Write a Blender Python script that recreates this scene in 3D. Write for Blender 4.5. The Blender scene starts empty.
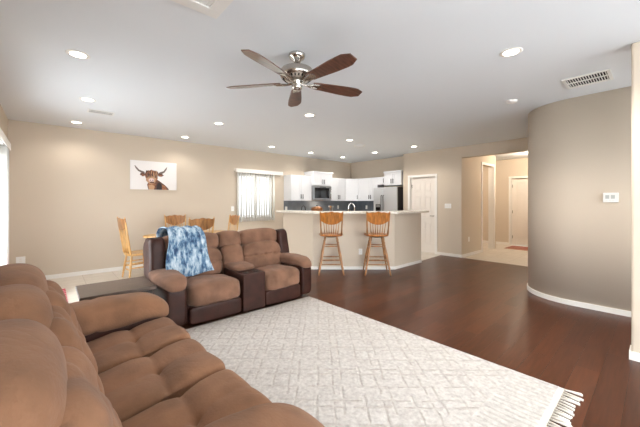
import bpy, math, random
from mathutils import Vector, Matrix, noise
random.seed(7)
S = bpy.context.scene
COL = S.collection
PI = math.pi
# world axes: X runs along the long picture wall, Y towards it; the camera stands above (0,0)
RX, RY = (.7456, -.6664), (.6664, .7456)      # camera right / forward on the floor plan

# ---------------------------------------------------------------- camera
cd = bpy.data.cameras.new('camera'); cam = bpy.data.objects.new('camera', cd); COL.objects.link(cam)
cam.location = (0, 0, 1.36)
cam.rotation_euler = (PI/2, 0, math.atan2(-RY[0], RY[1]))
cd.sensor_width = 36; cd.lens = 303/640*36; cd.shift_y = -11.1/640; cd.clip_start = .02
S.camera = cam
# ---------------------------------------------------------------- world, daylight, exposure
W = bpy.data.worlds.new('sky'); S.world = W; W.use_nodes = True
bg = W.node_tree.nodes['Background']
bg.inputs[0].default_value = (.88, .94, 1, 1); bg.inputs[1].default_value = 2.3
S.view_settings.view_transform = 'Standard'; S.view_settings.look = 'None'
S.view_settings.exposure = 0.52; S.view_settings.gamma = 1.0; S.view_settings.use_curve_mapping = False
try:
    S.cycles.use_denoising = True; S.cycles.max_bounces = 10; S.cycles.diffuse_bounces = 7
    S.cycles.sample_clamp_indirect = 6
except Exception: pass
CAN_POWER = 14.0
def area(name, loc, rot, sx, sy, power, col=(1, 1, 1)):
    l = bpy.data.lights.new(name, 'AREA'); l.shape = 'RECTANGLE'; l.size = sx; l.size_y = sy
    l.energy = power; l.color = col
    o = bpy.data.objects.new(name, l); COL.objects.link(o); o.location = loc; o.rotation_euler = rot
    return o
# area lights as daylight: patio door, and two for unseen windows added for light
area('daylight_patio_door', (-.62, 4.9, 1.05), (0, -PI/2-.05, 0), 2.0, 2.3, 48, (.90, .96, 1))
area('added_rear_daylight', (2.4, -3.3, 1.3), (PI/2+.25, 0, 0), 5.2, 2.1, 175, (.90, .96, 1))  # fills the room through windows made up behind the camera
area('added_side_daylight', (-.62, -1.5, 1.35), (0, -PI/2-.1, 0), 1.6, 2.2, 75, (.90, .96, 1))  # brightens the curved wall from an added window out of view

# ---------------------------------------------------------------- materials
def lin(c):
    return tuple((x/255/12.92 if x/255 <= .04045 else ((x/255+.055)/1.055)**2.4) for x in c) + (1,)
def mat(name, rgb, rough=.6, metal=0, var=0, vscale=6, bump=0, bscale=60, coat=0, spec=.5, emit=None, es=0, sheen=0, stretch=(1, 1, 1), rgb2=None, detail=4):
    m = bpy.data.materials.new(name); m.use_nodes = True; nt = m.node_tree; b = nt.nodes['Principled BSDF']
    b.inputs['Base Color'].default_value = lin(rgb); b.inputs['Roughness'].default_value = rough
    b.inputs['Metallic'].default_value = metal; b.inputs['Coat Weight'].default_value = coat
    b.inputs['Specular IOR Level'].default_value = spec
    if sheen: b.inputs['Sheen Weight'].default_value = sheen; b.inputs['Sheen Roughness'].default_value = .5
    if emit: b.inputs['Emission Color'].default_value = lin(emit); b.inputs['Emission Strength'].default_value = es
    tc = nt.nodes.new('ShaderNodeTexCoord'); mp = nt.nodes.new('ShaderNodeMapping'); mp.inputs['Scale'].default_value = stretch
    nt.links.new(tc.outputs['Object'], mp.inputs[0])
    if var or rgb2:
        n = nt.nodes.new('ShaderNodeTexNoise'); n.inputs['Scale'].default_value = vscale; n.inputs['Detail'].default_value = detail
        nt.links.new(mp.outputs[0], n.inputs['Vector'])
        r = nt.nodes.new('ShaderNodeValToRGB'); r.color_ramp.elements[0].position = .35; r.color_ramp.elements[1].position = .65
        c2 = rgb2 or tuple(min(255, x*(1+var)) for x in rgb)
        c1 = rgb if rgb2 else tuple(x*(1-var) for x in rgb)
        r.color_ramp.elements[0].color = lin(c1); r.color_ramp.elements[1].color = lin(c2)
        nt.links.new(n.outputs[0], r.inputs[0]); nt.links.new(r.outputs[0], b.inputs['Base Color'])
    if bump:
        n = nt.nodes.new('ShaderNodeTexNoise'); n.inputs['Scale'].default_value = bscale; n.inputs['Detail'].default_value = 3
        nt.links.new(mp.outputs[0], n.inputs['Vector'])
        bp = nt.nodes.new('ShaderNodeBump'); bp.inputs['Strength'].default_value = bump; bp.inputs['Distance'].default_value = .01
        nt.links.new(n.outputs[0], bp.inputs['Height']); nt.links.new(bp.outputs[0], b.inputs['Normal'])
    return m
M = {}
M['wall'] = mat('greige_wall_paint', (207, 194, 177), .85, bump=.06, bscale=70, spec=.25)
M['ceil'] = mat('white_ceiling_paint', (222, 227, 232), .9, bump=.08, bscale=60, spec=.2)
M['trim'] = mat('white_trim_paint', (236, 233, 228), .45)
M['door'] = mat('white_door_paint', (233, 226, 218), .4)
M['cab'] = mat('white_cabinet_lacquer', (220, 222, 226), .35)
M['counter'] = mat('cream_quartz', (226, 219, 208), .25, var=.05, vscale=40)
M['splash'] = None
M['steel'] = mat('brushed_steel', (176, 178, 180), .33, 1, bump=.03, bscale=80, stretch=(1, 1, 12))
M['fridge'] = mat('brushed_steel_panel', (206, 208, 210), .38, .75)
M['chrome'] = mat('polished_chrome', (205, 203, 200), .12, 1)
M['nickel'] = mat('brushed_nickel', (190, 184, 176), .24, 1)
M['dark'] = mat('dark_metal', (40, 38, 38), .35, .3)
M['black'] = mat('black_glass', (14, 14, 16), .08)
M['charcoal'] = mat('charcoal_plastic', (38, 36, 36), .4)
M['suede'] = mat('tan_microfiber', (134, 98, 74), .85, var=.08, vscale=5, bump=.18, bscale=90, sheen=.08, spec=.15)
M['suede2'] = mat('taupe_microfiber', (126, 94, 76), .82, var=.10, vscale=5, bump=.18, bscale=90, sheen=.08, spec=.15)
def wrinkle(m_, sc, dist):
    nt = m_.node_tree; b = nt.nodes['Principled BSDF']; src = b.inputs['Normal'].links[0].from_socket
    tc = nt.nodes.new('ShaderNodeTexCoord'); n = nt.nodes.new('ShaderNodeTexNoise'); n.inputs['Scale'].default_value = sc; n.inputs['Detail'].default_value = 2; n.inputs['Distortion'].default_value = 1.6
    nt.links.new(tc.outputs['Object'], n.inputs['Vector'])
    a = nt.nodes.new('ShaderNodeMath'); a.operation = 'SUBTRACT'; a.inputs[1].default_value = .5; nt.links.new(n.outputs[0], a.inputs[0])
    ab = nt.nodes.new('ShaderNodeMath'); ab.operation = 'ABSOLUTE'; nt.links.new(a.outputs[0], ab.inputs[0])
    pw = nt.nodes.new('ShaderNodeMath'); pw.operation = 'POWER'; pw.inputs[1].default_value = .8; nt.links.new(ab.outputs[0], pw.inputs[0])
    bp = nt.nodes.new('ShaderNodeBump'); bp.inputs['Strength'].default_value = .22; bp.inputs['Distance'].default_value = dist
    nt.links.new(pw.outputs[0], bp.inputs['Height']); nt.links.new(src, bp.inputs['Normal']); nt.links.new(bp.outputs[0], b.inputs['Normal'])
wrinkle(M['suede'], 3.2, .03); wrinkle(M['suede2'], 4, .02)
M['leather'] = mat('dark_brown_leather', (56, 31, 24), .48, var=.14, vscale=7, bump=.12, bscale=120, spec=.28)
M['leather_t'] = mat('brown_leather_shell', (62, 36, 28), .5, var=.12, vscale=7, bump=.12, bscale=120, spec=.28)
M['oak'] = mat('honey_oak', (160, 114, 72), .35, var=.14, vscale=5, stretch=(6, 6, 1), coat=.3)
M['oak_l'] = mat('light_oak', (204, 160, 100), .38, var=.10, vscale=5, stretch=(6, 6, 1), coat=.3)
M['oak_d'] = mat('amber_oak', (172, 108, 46), .3, var=.14, vscale=5, stretch=(5, 5, 1), coat=.4)
M['walnut'] = mat('dark_walnut_blade', (92, 60, 48), .3, var=.2, vscale=5, stretch=(1, 10, 10), coat=.8)
M['table'] = mat('dark_stained_table', (88, 72, 62), .42, var=.1, vscale=6, stretch=(1, 8, 1))
M['frame_d'] = mat('darker_table_frame', (50, 38, 33), .5)
M['white_pl'] = mat('white_plastic', (240, 240, 238), .4)
M['blind'] = mat('vinyl_blind', (232, 232, 228), .5)
M['lamp'] = mat('lit_lens', (255, 250, 240), .5, emit=(255, 247, 232), es=7)
M['vent_w'] = mat('white_vent_metal', (228, 228, 226), .5)
M['vent_d'] = mat('vent_shadow_duct', (30, 30, 32), .9)
M['fringe'] = mat('cotton_fringe', (214, 208, 198), .95)
M['ground'] = mat('pale_patio_concrete', (186, 180, 170), .9, var=.05)
M['canvas'] = mat('white_canvas', (232, 229, 228), .7)
M['fur1'] = mat('print_fur_brown', (98, 66, 54), .7, var=.3, vscale=60)
M['fur2'] = mat('print_fur_ginger', (150, 98, 68), .7, var=.2, vscale=60)
M['fur3'] = mat('print_fur_dark', (50, 38, 38), .7)
M['fur4'] = mat('print_fur_pale', (190, 150, 116), .7)
M['muzzle'] = mat('print_muzzle_pink', (222, 196, 192), .7)
M['horn'] = mat('print_horn_grey', (110, 98, 92), .7)
M['copper'] = mat('copper_pot', (170, 120, 84), .3, .8)
M['wood_m'] = mat('utensil_wood', (176, 130, 84), .6)

def nodes_mat(name):
    m = bpy.data.materials.new(name); m.use_nodes = True
    return m, m.node_tree, m.node_tree.nodes['Principled BSDF']
def N(nt, typ, **kw):
    n = nt.nodes.new(typ)
    for k, v in kw.items(): setattr(n, k, v)
    return n
# wood plank floor
m, nt, b = nodes_mat('dark_wood_planks'); M['wood'] = m
tc = N(nt, 'ShaderNodeTexCoord')
br = N(nt, 'ShaderNodeTexBrick'); br.offset = .37; br.offset_frequency = 2
for k, v in (('Scale', 1), ('Mortar Size', .0016), ('Mortar Smooth', .3), ('Brick Width', 1.25), ('Row Height', .155), ('Bias', 0)): br.inputs[k].default_value = v
br.inputs['Color1'].default_value = lin((66, 34, 20)); br.inputs['Color2'].default_value = lin((88, 48, 28)); br.inputs['Mortar'].default_value = lin((34, 18, 12))
nt.links.new(tc.outputs['Object'], br.inputs['Vector'])
mp = N(nt, 'ShaderNodeMapping'); mp.inputs['Scale'].default_value = (1.2, 14, 1); nt.links.new(tc.outputs['Object'], mp.inputs[0])
nz = N(nt, 'ShaderNodeTexNoise'); nz.inputs['Scale'].default_value = 3; nz.inputs['Detail'].default_value = 6; nt.links.new(mp.outputs[0], nz.inputs['Vector'])
mx = N(nt, 'ShaderNodeMix', data_type='RGBA', blend_type='OVERLAY'); mx.inputs[0].default_value = .55
nt.links.new(br.outputs['Color'], mx.inputs[6]); nt.links.new(nz.outputs[0], mx.inputs[7]); nt.links.new(mx.outputs[2], b.inputs['Base Color'])
b.inputs['Roughness'].default_value = .28; b.inputs['Specular IOR Level'].default_value = .24
bp = N(nt, 'ShaderNodeBump'); bp.inputs['Strength'].default_value = .25; bp.inputs['Distance'].default_value = .004
iv = N(nt, 'ShaderNodeMath', operation='SUBTRACT'); nt.links.new(nz.outputs[0], iv.inputs[0]); nt.links.new(br.outputs['Fac'], iv.inputs[1])
iv.inputs[0].default_value = 1; nt.links.remove(iv.inputs[0].links[0]); nt.links.new(iv.outputs[0], bp.inputs['Height']); nt.links.new(bp.outputs[0], b.inputs['Normal'])
# tile
def tile(name, c1, c2, mortar, w, h, rough, ms=.004, off=0):
    m, nt, b = nodes_mat(name)
    tc = N(nt, 'ShaderNodeTexCoord'); br = N(nt, 'ShaderNodeTexBrick'); br.offset = off
    for k, v in (('Scale', 1), ('Mortar Size', ms), ('Mortar Smooth', .1), ('Brick Width', w), ('Row Height', h)): br.inputs[k].default_value = v
    br.inputs['Color1'].default_value = lin(c1); br.inputs['Color2'].default_value = lin(c2); br.inputs['Mortar'].default_value = lin(mortar)
    nt.links.new(tc.outputs['Object'], br.inputs['Vector'])
    n = N(nt, 'ShaderNodeTexNoise'); n.inputs['Scale'].default_value = 7
    mx = N(nt, 'ShaderNodeMix', data_type='RGBA', blend_type='SOFT_LIGHT'); mx.inputs[0].default_value = .35
    nt.links.new(tc.outputs['Object'], n.inputs['Vector']); nt.links.new(br.outputs['Color'], mx.inputs[6]); nt.links.new(n.outputs[0], mx.inputs[7])
    nt.links.new(mx.outputs[2], b.inputs['Base Color']); b.inputs['Roughness'].default_value = rough
    return m
M['tile'] = tile('beige_floor_tile', (212, 204, 192), (205, 196, 183), (176, 166, 152), .46, .46, .35)
M['splash'] = tile('slate_blue_backsplash', (86, 96, 110), (100, 110, 124), (120, 126, 134), .15, .05, .3, .002, .5)
# area rug: cut pile with double-line diamond lattice
m, nt, b = nodes_mat('ivory_lattice_pile'); M['rug'] = m
tc = N(nt, 'ShaderNodeTexCoord'); sp = N(nt, 'ShaderNodeSeparateXYZ')
nw = N(nt, 'ShaderNodeTexNoise'); nw.inputs['Scale'].default_value = 5; nt.links.new(tc.outputs['Object'], nw.inputs['Vector'])
wm = N(nt, 'ShaderNodeVectorMath', operation='MULTIPLY_ADD'); wm.inputs[1].default_value = (.03, .03, 0)
nt.links.new(nw.outputs['Color'], wm.inputs[0]); nt.links.new(tc.outputs['Object'], wm.inputs[2]); nt.links.new(wm.outputs[0], sp.inputs[0])
def MA(op, a, bb=None, c=None):
    n = N(nt, 'ShaderNodeMath', operation=op)
    for i, x in enumerate((a, bb, c)):
        if x is None: continue
        if isinstance(x, (int, float)): n.inputs[i].default_value = x
        else: nt.links.new(x, n.inputs[i])
    return n.outputs[0]
X, Y = sp.outputs[0], sp.outputs[1]
def lines(coord, period, width, shift=0):
    t = MA('ABSOLUTE', MA('SUBTRACT', MA('FRACT', MA('ADD', MA('DIVIDE', coord, period), shift)), .5))   # 0 at line centre
    return MA('SUBTRACT', 1, MA('MINIMUM', MA('DIVIDE', t, width/period), 1))
d1 = MA('ADD', MA('MULTIPLY', X, .64), MA('MULTIPLY', Y, .70)); d2 = MA('SUBTRACT', MA('MULTIPLY', X, .82), MA('MULTIPLY', Y, .73))
P = .36
L = None
for d, sh, mask_d in ((d1, 0, d2), (d1, .18, d2), (d1, .6, d2), (d2, 0, d1), (d2, .2, d1), (d2, .55, d1)):
    l = lines(d, P, .017, sh)
    # break each line up into runs so the blocks read as offset rectangles
    g = MA('GREATER_THAN', MA('FRACT', MA('ADD', MA('DIVIDE', mask_d, P), sh*2.3+.1)), .22)
    l = MA('MULTIPLY', l, g)
    L = l if L is None else MA('MAXIMUM', L, l)
# bands of short bars near the fringed end
band = MA('MULTIPLY', MA('LESS_THAN', Y, .78), MA('GREATER_THAN', Y, .46))
bars = MA('MULTIPLY', lines(X, .05, .012), band)
L = MA('ADD', MA('MULTIPLY', L, MA('GREATER_THAN', Y, .8)), bars)
fz = N(nt, 'ShaderNodeTexNoise'); fz.inputs['Scale'].default_value = 38; fz.inputs['Detail'].default_value = 4; nt.links.new(tc.outputs['Object'], fz.inputs['Vector'])
fz2 = N(nt, 'ShaderNodeTexNoise'); fz2.inputs['Scale'].default_value = 4; nt.links.new(tc.outputs['Object'], fz2.inputs['Vector'])
rr = N(nt, 'ShaderNodeValToRGB'); rr.color_ramp.elements[0].color = lin((180, 175, 171)); rr.color_ramp.elements[1].color = lin((209, 205, 200))
rr.color_ramp.elements[0].position = .3; rr.color_ramp.elements[1].position = .7; nt.links.new(fz.outputs[0], rr.inputs[0])
mx = N(nt, 'ShaderNodeMix', data_type='RGBA'); nt.links.new(MA('MULTIPLY', L, .26), mx.inputs[0]); nt.links.new(rr.outputs[0], mx.inputs[6]); mx.inputs[7].default_value = lin((158, 146, 136))
nt.links.new(mx.outputs[2], b.inputs['Base Color']); b.inputs['Roughness'].default_value = .95; b.inputs['Specular IOR Level'].default_value = .1
bp = N(nt, 'ShaderNodeBump'); bp.inputs['Strength'].default_value = .6; bp.inputs['Distance'].default_value = .012
nt.links.new(MA('SUBTRACT', MA('MULTIPLY', fz.outputs[0], .8), MA('MULTIPLY', L, .6)), bp.inputs['Height']); nt.links.new(bp.outputs[0], b.inputs['Normal'])
# red striped mats
def stripes(name, ca, cb, axis, period, frac):
    m, nt, b = nodes_mat(name)
    tc = N(nt, 'ShaderNodeTexCoord'); sp = N(nt, 'ShaderNodeSeparateXYZ'); nt.links.new(tc.outputs['Object'], sp.inputs[0])
    a = N(nt, 'ShaderNodeMath', operation='DIVIDE'); a.inputs[1].default_value = period; nt.links.new(sp.outputs[axis], a.inputs[0])
    f = N(nt, 'ShaderNodeMath', operation='FRACT'); nt.links.new(a.outputs[0], f.inputs[0])
    g = N(nt, 'ShaderNodeMath', operation='LESS_THAN'); g.inputs[1].default_value = frac; nt.links.new(f.outputs[0], g.inputs[0])
    mx = N(nt, 'ShaderNodeMix', data_type='RGBA'); mx.inputs[6].default_value = lin(ca); mx.inputs[7].default_value = lin(cb)
    nt.links.new(g.outputs[0], mx.inputs[0]); nt.links.new(mx.outputs[2], b.inputs['Base Color']); b.inputs['Roughness'].default_value = .95
    return m
M['mat_red'] = stripes('red_striped_weave', (176, 40, 62), (226, 190, 186), 1, .115, .25)
M['mat_rust'] = stripes('rust_striped_weave', (130, 66, 52), (196, 150, 128), 0, .21, .3)
# tie dye throw
m, nt, b = nodes_mat('blue_dyed_fleece'); M['throw'] = m
tc = N(nt, 'ShaderNodeTexCoord'); mp = N(nt, 'ShaderNodeMapping'); mp.inputs['Scale'].default_value = (22, 10, 8); nt.links.new(tc.outputs['Object'], mp.inputs[0])
nz = N(nt, 'ShaderNodeTexNoise'); nz.inputs['Scale'].default_value = 1; nz.inputs['Detail'].default_value = 5; nz.inputs['Roughness'].default_value = .65; nt.links.new(mp.outputs[0], nz.inputs['Vector'])
r = N(nt, 'ShaderNodeValToRGB'); nt.links.new(nz.outputs[0], r.inputs[0]); e = r.color_ramp.elements
e[0].position = .36; e[0].color = lin((44, 70, 104)); e[1].position = .70; e[1].color = lin((216, 225, 231))
x = e.new(.46); x.color = lin((92, 126, 158)); x = e.new(.56); x.color = lin((168, 190, 206))
nt.links.new(r.outputs[0], b.inputs['Base Color']); b.inputs['Roughness'].default_value = .95
bp = N(nt, 'ShaderNodeBump'); bp.inputs['Strength'].default_value = .5; bp.inputs['Distance'].default_value = .01; nt.links.new(nz.outputs[0], bp.inputs['Height']); nt.links.new(bp.outputs[0], b.inputs['Normal'])
# clear glass
m, nt, b = nodes_mat('clear_glass'); M['glass'] = m
b.inputs['Transmission Weight'].default_value = 1; b.inputs['Roughness'].default_value = 0; b.inputs['IOR'].default_value = 1.02; b.inputs['Base Color'].default_value = (1, 1, 1, 1)

# ---------------------------------------------------------------- mesh helper
class MB:
    def __init__(s): s.v = []; s.f = []; s.m = []
    def add(s, vs, fs, mi=0, T=None):
        o = len(s.v)
        for p in vs:
            p = Vector(p)
            s.v.append(tuple(T @ p) if T is not None else tuple(p))
        for f in fs: s.f.append([i+o for i in f]); s.m.append(mi)
        return s
    def box(s, x0, x1, y0, y1, z0, z1, mi=0, T=None):
        v = [(x, y, z) for z in (z0, z1) for y in (y0, y1) for x in (x0, x1)]
        return s.add(v, [(0, 2, 3, 1), (4, 5, 7, 6), (0, 1, 5, 4), (2, 6, 7, 3), (0, 4, 6, 2), (1, 3, 7, 5)], mi, T)
    def prism(s, poly, z0, z1, mi=0, T=None):
        a = sum(poly[i][0]*poly[(i+1) % len(poly)][1]-poly[(i+1) % len(poly)][0]*poly[i][1] for i in range(len(poly)))
        if a < 0: poly = poly[::-1]
        n = len(poly); v = [(x, y, z0) for x, y in poly]+[(x, y, z1) for x, y in poly]
        return s.add(v, [list(range(n))[::-1], list(range(n, 2*n))]+[(i, (i+1) % n, (i+1) % n+n, i+n) for i in range(n)], mi, T)
    def lathe(s, prof, c=(0, 0, 0), n=20, mi=0, T=None, caps=True):
        v = []; f = []; k = len(prof)
        for i in range(n):
            a = 2*PI*i/n
            for r, z in prof: v.append((c[0]+r*math.cos(a), c[1]+r*math.sin(a), c[2]+z))
        for i in range(n):
            j = (i+1) % n
            for q in range(k-1): f.append((i*k+q, j*k+q, j*k+q+1, i*k+q+1))
        if caps: f.append([i*k for i in range(n)][::-1]); f.append([i*k+k-1 for i in range(n)])
        return s.add(v, f, mi, T)
    def tube(s, pts, r, n=10, mi=0, T=None):
        pts = [Vector(p) for p in pts]; k = len(pts)
        rs = r if isinstance(r, (list, tuple)) else [r]*k
        v = []; f = []; ref = None
        for i, p in enumerate(pts):
            d = (pts[min(i+1, k-1)]-pts[max(i-1, 0)]).normalized()
            if ref is None: ref = Vector((0, 0, 1)) if abs(d.z) < .9 else Vector((1, 0, 0))
            a = d.cross(ref).normalized(); bb = a.cross(d).normalized(); ref = bb
            for j in range(n):
                t = 2*PI*j/n; v.append(p+rs[i]*(math.cos(t)*a+math.sin(t)*bb))
        for i in range(k-1):
            for j in range(n):
                q = (j+1) % n; f.append((i*n+j, i*n+q, (i+1)*n+q, (i+1)*n+j))
        f.append(list(range(n))[::-1]); f.append([(k-1)*n+j for j in range(n)])
        return s.add(v, f, mi, T)
    def puff(s, c, h, k=4, n=14, fn=None, T=None, mi=0):
        idx = {}; v = []; f = []
        def vert(p):
            key = tuple(round(x*n) for x in p)
            if key in idx: return idx[key]
            nn = (abs(p[0])**k+abs(p[1])**k+abs(p[2])**k)**(1/k)
            q = Vector((p[0]/nn, p[1]/nn, p[2]/nn))
            w = Vector((q.x*h[0], q.y*h[1], q.z*h[2]))
            nr = Vector((abs(q.x)**(k-1)*(1 if q.x > 0 else -1)/h[0], abs(q.y)**(k-1)*(1 if q.y > 0 else -1)/h[1], abs(q.z)**(k-1)*(1 if q.z > 0 else -1)/h[2])).normalized()
            if fn: w = w+nr*fn(q, w)
            v.append(w+Vector(c)); idx[key] = len(v)-1; return idx[key]
        for ax in range(3):
            for sg in (-1, 1):
                for i in range(-n, n, 2):
                    for j in range(-n, n, 2):
                        quad = []
                        for a, bb in ((i, j), (i+2, j), (i+2, j+2), (i, j+2)):
                            p = [0, 0, 0]; p[ax] = sg; p[(ax+1) % 3] = a/n; p[(ax+2) % 3] = bb/n
                            quad.append(vert(p))
                        f.append(quad if sg > 0 else quad[::-1])
        return s.add(v, f, mi, T)
    def build(s, name, mats, parent=None, bevel=0, smooth=False, seg=2, loc=None, rot=None):
        me = bpy.data.meshes.new(name); me.from_pydata(s.v, [], s.f)
        mats = mats if isinstance(mats, (list, tuple)) else [mats]
        for x in mats: me.materials.append(x)
        for p, i in zip(me.polygons, s.m): p.material_index = i; p.use_smooth = smooth
        me.update()
        o = bpy.data.objects.new(name, me); COL.objects.link(o)
        if parent: o.parent = parent
        if loc: o.location = loc
        if rot: o.rotation_euler = rot
        if bevel:
            md = o.modifiers.new('bevel', 'BEVEL'); md.width = bevel; md.segments = seg; md.limit_method = 'ANGLE'; md.angle_limit = .6
        if smooth and not bevel:
            try: me.shade_smooth() if False else None
            except Exception: pass
        if bevel:
            for p in me.polygons: p.use_smooth = smooth
        return o
def tag(o, label=None, cat=None, group=None, kind=None):
    if label: o['label'] = label
    if cat: o['category'] = cat
    if group: o['group'] = group
    if kind: o['kind'] = kind
    return o
def thing(name, label, cat, loc=(0, 0, 0), rz=0, group=None):
    o = bpy.data.objects.new(name, None); COL.objects.link(o); o.empty_display_size = .1
    o.location = loc; o.rotation_euler = (0, 0, rz)
    return tag(o, label, cat, group)
def struct(name, mb, m, parent=None, bevel=0, smooth=False):
    o = mb.build(name, m, parent, bevel, smooth)
    if not parent: o['kind'] = 'structure'
    return o
def copy_tree(o, parent=None):
    c = o.copy(); COL.objects.link(c)
    if parent: c.parent = parent
    for ch in [x for x in bpy.data.objects if x.parent == o]: copy_tree(ch, c)
    return c
def TR(loc=(0, 0, 0), rx=0, ry=0, rz=0):
    return Matrix.Translation(loc) @ Matrix.Rotation(rz, 4, 'Z') @ Matrix.Rotation(ry, 4, 'Y') @ Matrix.Rotation(rx, 4, 'X')
def at(x, Y, z=0):      # floor-plan point on the ray through picture column x at depth Y
    X = (x-320)/303*Y
    return (RX[0]*X+RY[0]*Y, RX[1]*X+RY[1]*Y, z)

CH = 2.74
# ================================================================ STRUCTURE
UL, VB, UD, U2, UH = -.51, 7.21, 7.57, 7.9, 11.0
struct('ground', MB().box(-25, 30, -25, 32, -.3, -.12), M['ground'])  # unseen ground outside, added so daylight bounces indoors
wood = [(UL-.1, -3.4), (5.4, -3.4), (5.4, -1), (5.9, 1.35), (UD, 1.35), (UD, 3.76), (6.4, 3.68), (5.24, 3.66), (4.06, 4.69), (UL-.1, 4.69)]
struct('floor', MB().prism(wood, -.12, 0), M['wood'])
tilep = [(UL-.1, 4.69), (4.06, 4.69), (5.24, 3.66), (6.4, 3.68), (UD, 3.76), (UD, 1.35), (UH+.1, 1.35), (UH+.1, 4.6), (U2+.1, 4.6), (U2+.1, VB+.1), (UL-.1, VB+.1)]
struct('floor_tile', MB().prism(tilep, -.12, 0), M['tile'])
struct('ceiling', MB().box(UL-.15, UH+.2, -3.4, VB+.2, CH, CH+.12), M['ceil'])
# picture wall with the dining window hole
wu0, wu1, wz0, wz1 = 3.62, 4.68, .92, 2.10
b_ = MB().box(UL-.15, wu0, VB, VB+.15, 0, CH).box(wu1, U2+.15, VB, VB+.15, 0, CH).box(wu0, wu1, VB, VB+.15, 0, wz0).box(wu0, wu1, VB, VB+.15, wz1, CH)
struct('wall_back', b_, M['wall'])
# left wall with sliding door hole and one for the added side window
sv0, sv1, sz1 = 3.75, 6.12, 2.05
b_ = MB().box(UL-.15, UL, -3.4, -2.6, 0, CH).box(UL-.15, UL, -2.6, -.4, 0, .5).box(UL-.15, UL, -2.6, -.4, 2.2, CH).box(UL-.15, UL, -.4, sv0, 0, CH).box(UL-.15, UL, sv1, VB, 0, CH).box(UL-.15, UL, sv0, sv1, sz1, CH)
struct('wall_left', b_, M['wall'])
# rear wall behind the camera; its three wide windows are added for daylight
b_ = MB().box(UL, 5.3, -3.4, -3.25, 0, .25).box(UL, 5.3, -3.4, -3.25, 2.4, CH).box(UL, -.2, -3.4, -3.25, .25, 2.4).box(1.55, 1.7, -3.4, -3.25, .25, 2.4).box(3.4, 3.55, -3.4, -3.25, .25, 2.4).box(5.1, 5.3, -3.4, -3.25, .25, 2.4)
struct('wall_rear', b_, M['wall'])
def added_window(i, a0, a1, z0, z1, loc, rz):
    w = MB().box(a0, a1, -.035, .035, z0, z0+.05).box(a0, a1, -.035, .035, z1-.05, z1).box(a0, a0+.05, -.035, .035, z0+.05, z1-.05).box(a1-.05, a1, -.035, .035, z0+.05, z1-.05).box((a0+a1)/2-.03, (a0+a1)/2+.03, -.035, .035, z0+.05, z1-.05)
    o = struct('window_%d' % i, w, M['trim']); o.location = loc; o.rotation_euler = (0, 0, rz)  # these windows are unseen, added only as sources of daylight
    struct('pane', MB().box(a0+.05, a1-.05, -.004, .002, z0+.05, z1-.05), M['glass'], o)
for i, (a0, a1) in enumerate(((-.2, 1.55), (1.7, 3.4), (3.55, 5.1))): added_window(i+2, a0, a1, .25, 2.4, (0, -3.335, 0), 0)
added_window(5, -2.6, -.4, .5, 2.2, (UL-.08, 0, 0), PI/2)  # side window put in so daylight reaches the curved wall
# near right wall end
struct('wall_right', MB().box(3.76, 3.92, -.7, .16, 0, CH), M['wall'], bevel=.015)
# curved wall
def arc(cx, cy, r, a0, a1, n=18): return [(cx+r*math.cos(a0+(a1-a0)*i/n), cy+r*math.sin(a0+(a1-a0)*i/n)) for i in range(n+1)]
outer = [(5.15, -1.0)]+arc(5.8, .75, .65, PI, PI/2)+[(UH, 1.4)]
inner = [(UH, 1.25), (5.8, 1.25)]+arc(5.8, .75, .5, PI/2, PI)[1:]+[(5.3, -1.0)]
def ribbon(path, th, z0, z1, side=1):     # a strip that follows a floor-plan path, offset to its left
    L, R = [], []
    for i, p in enumerate(path):
        a = Vector(path[max(i-1, 0)]); c = Vector(path[min(i+1, len(path)-1)]); d = (c-a).normalized(); n = Vector((-d.y, d.x))*side
        L.append(tuple(p)); R.append((p[0]+n.x*th, p[1]+n.y*th))
    return L, R
def ribbon_mb(mb, path, th, z0, z1, side=1, mi=0):
    L, R = ribbon(path, th, z0, z1, side); n = len(path)
    v = [(x, y, z0) for x, y in L]+[(x, y, z0) for x, y in R]+[(x, y, z1) for x, y in L]+[(x, y, z1) for x, y in R]
    f = []
    for i in range(n-1):
        f += [(i, i+1, 2*n+i+1, 2*n+i), (n+i+1, n+i, 3*n+i, 3*n+i+1), (2*n+i, 2*n+i+1, 3*n+i+1, 3*n+i), (i+1, i, n+i, n+i+1)]
    f += [(0, 2*n, 3*n, n), (n-1, 2*n-1, 4*n-1, 3*n-1)]
    return mb.add(v, f, mi)
cw = [(5.15, -3.25)]+arc(5.8, .75, .65, PI, PI/2, 28)+[(UH, 1.4)]
o = struct('wall_curved', ribbon_mb(MB(), cw, .15, 0, CH, -1), M['wall'], smooth=True)
o = struct('baseboard_curved', ribbon_mb(MB(), cw[:-1]+[(7.5, 1.4)], .014, 0, .065, 1), M['trim'])
# door wall, header, hall
dv0, dv1, dz = 3.93, 4.67, 2.05
b_ = MB().box(UD, UD+.15, 3.24, dv0, 0, CH).box(UD, UD+.15, dv1, 4.89, 0, CH).box(UD, UD+.15, dv0, dv1, dz, CH).box(UD, UD+.15, 1.4, 3.24, 2.463, CH)
struct('wall_door_side', b_, M['wall'])
struct('wall_kitchen', MB().box(U2, U2+.15, 4.5, VB, 0, CH).box(UD+.15, U2, 4.75, 4.89, 0, CH), M['wall'])
ho0, ho1, hz = 8.88, 9.74, 2.40
b_ = MB().box(UD+.15, ho0, 3.24, 3.38, 0, CH).box(ho1, 9.92, 3.24, 3.38, 0, CH).box(ho0, ho1, 3.24, 3.38, hz, CH)
struct('wall_hall', b_, M['wall'])
struct('wall_hall_side_room', MB().box(UD+.15, UH, 4.4, 4.5, 0, CH), M['wall'])
ev0, ev1, ez = 2.24, 3.15, 2.12
b_ = MB().box(UH, UH+.15, 1.25, ev0, 0, CH).box(UH, UH+.15, ev1, 4.5, 0, CH).box(UH, UH+.15, ev0, ev1, ez, CH)
struct('wall_hall_end', b_, M['wall'])
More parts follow.
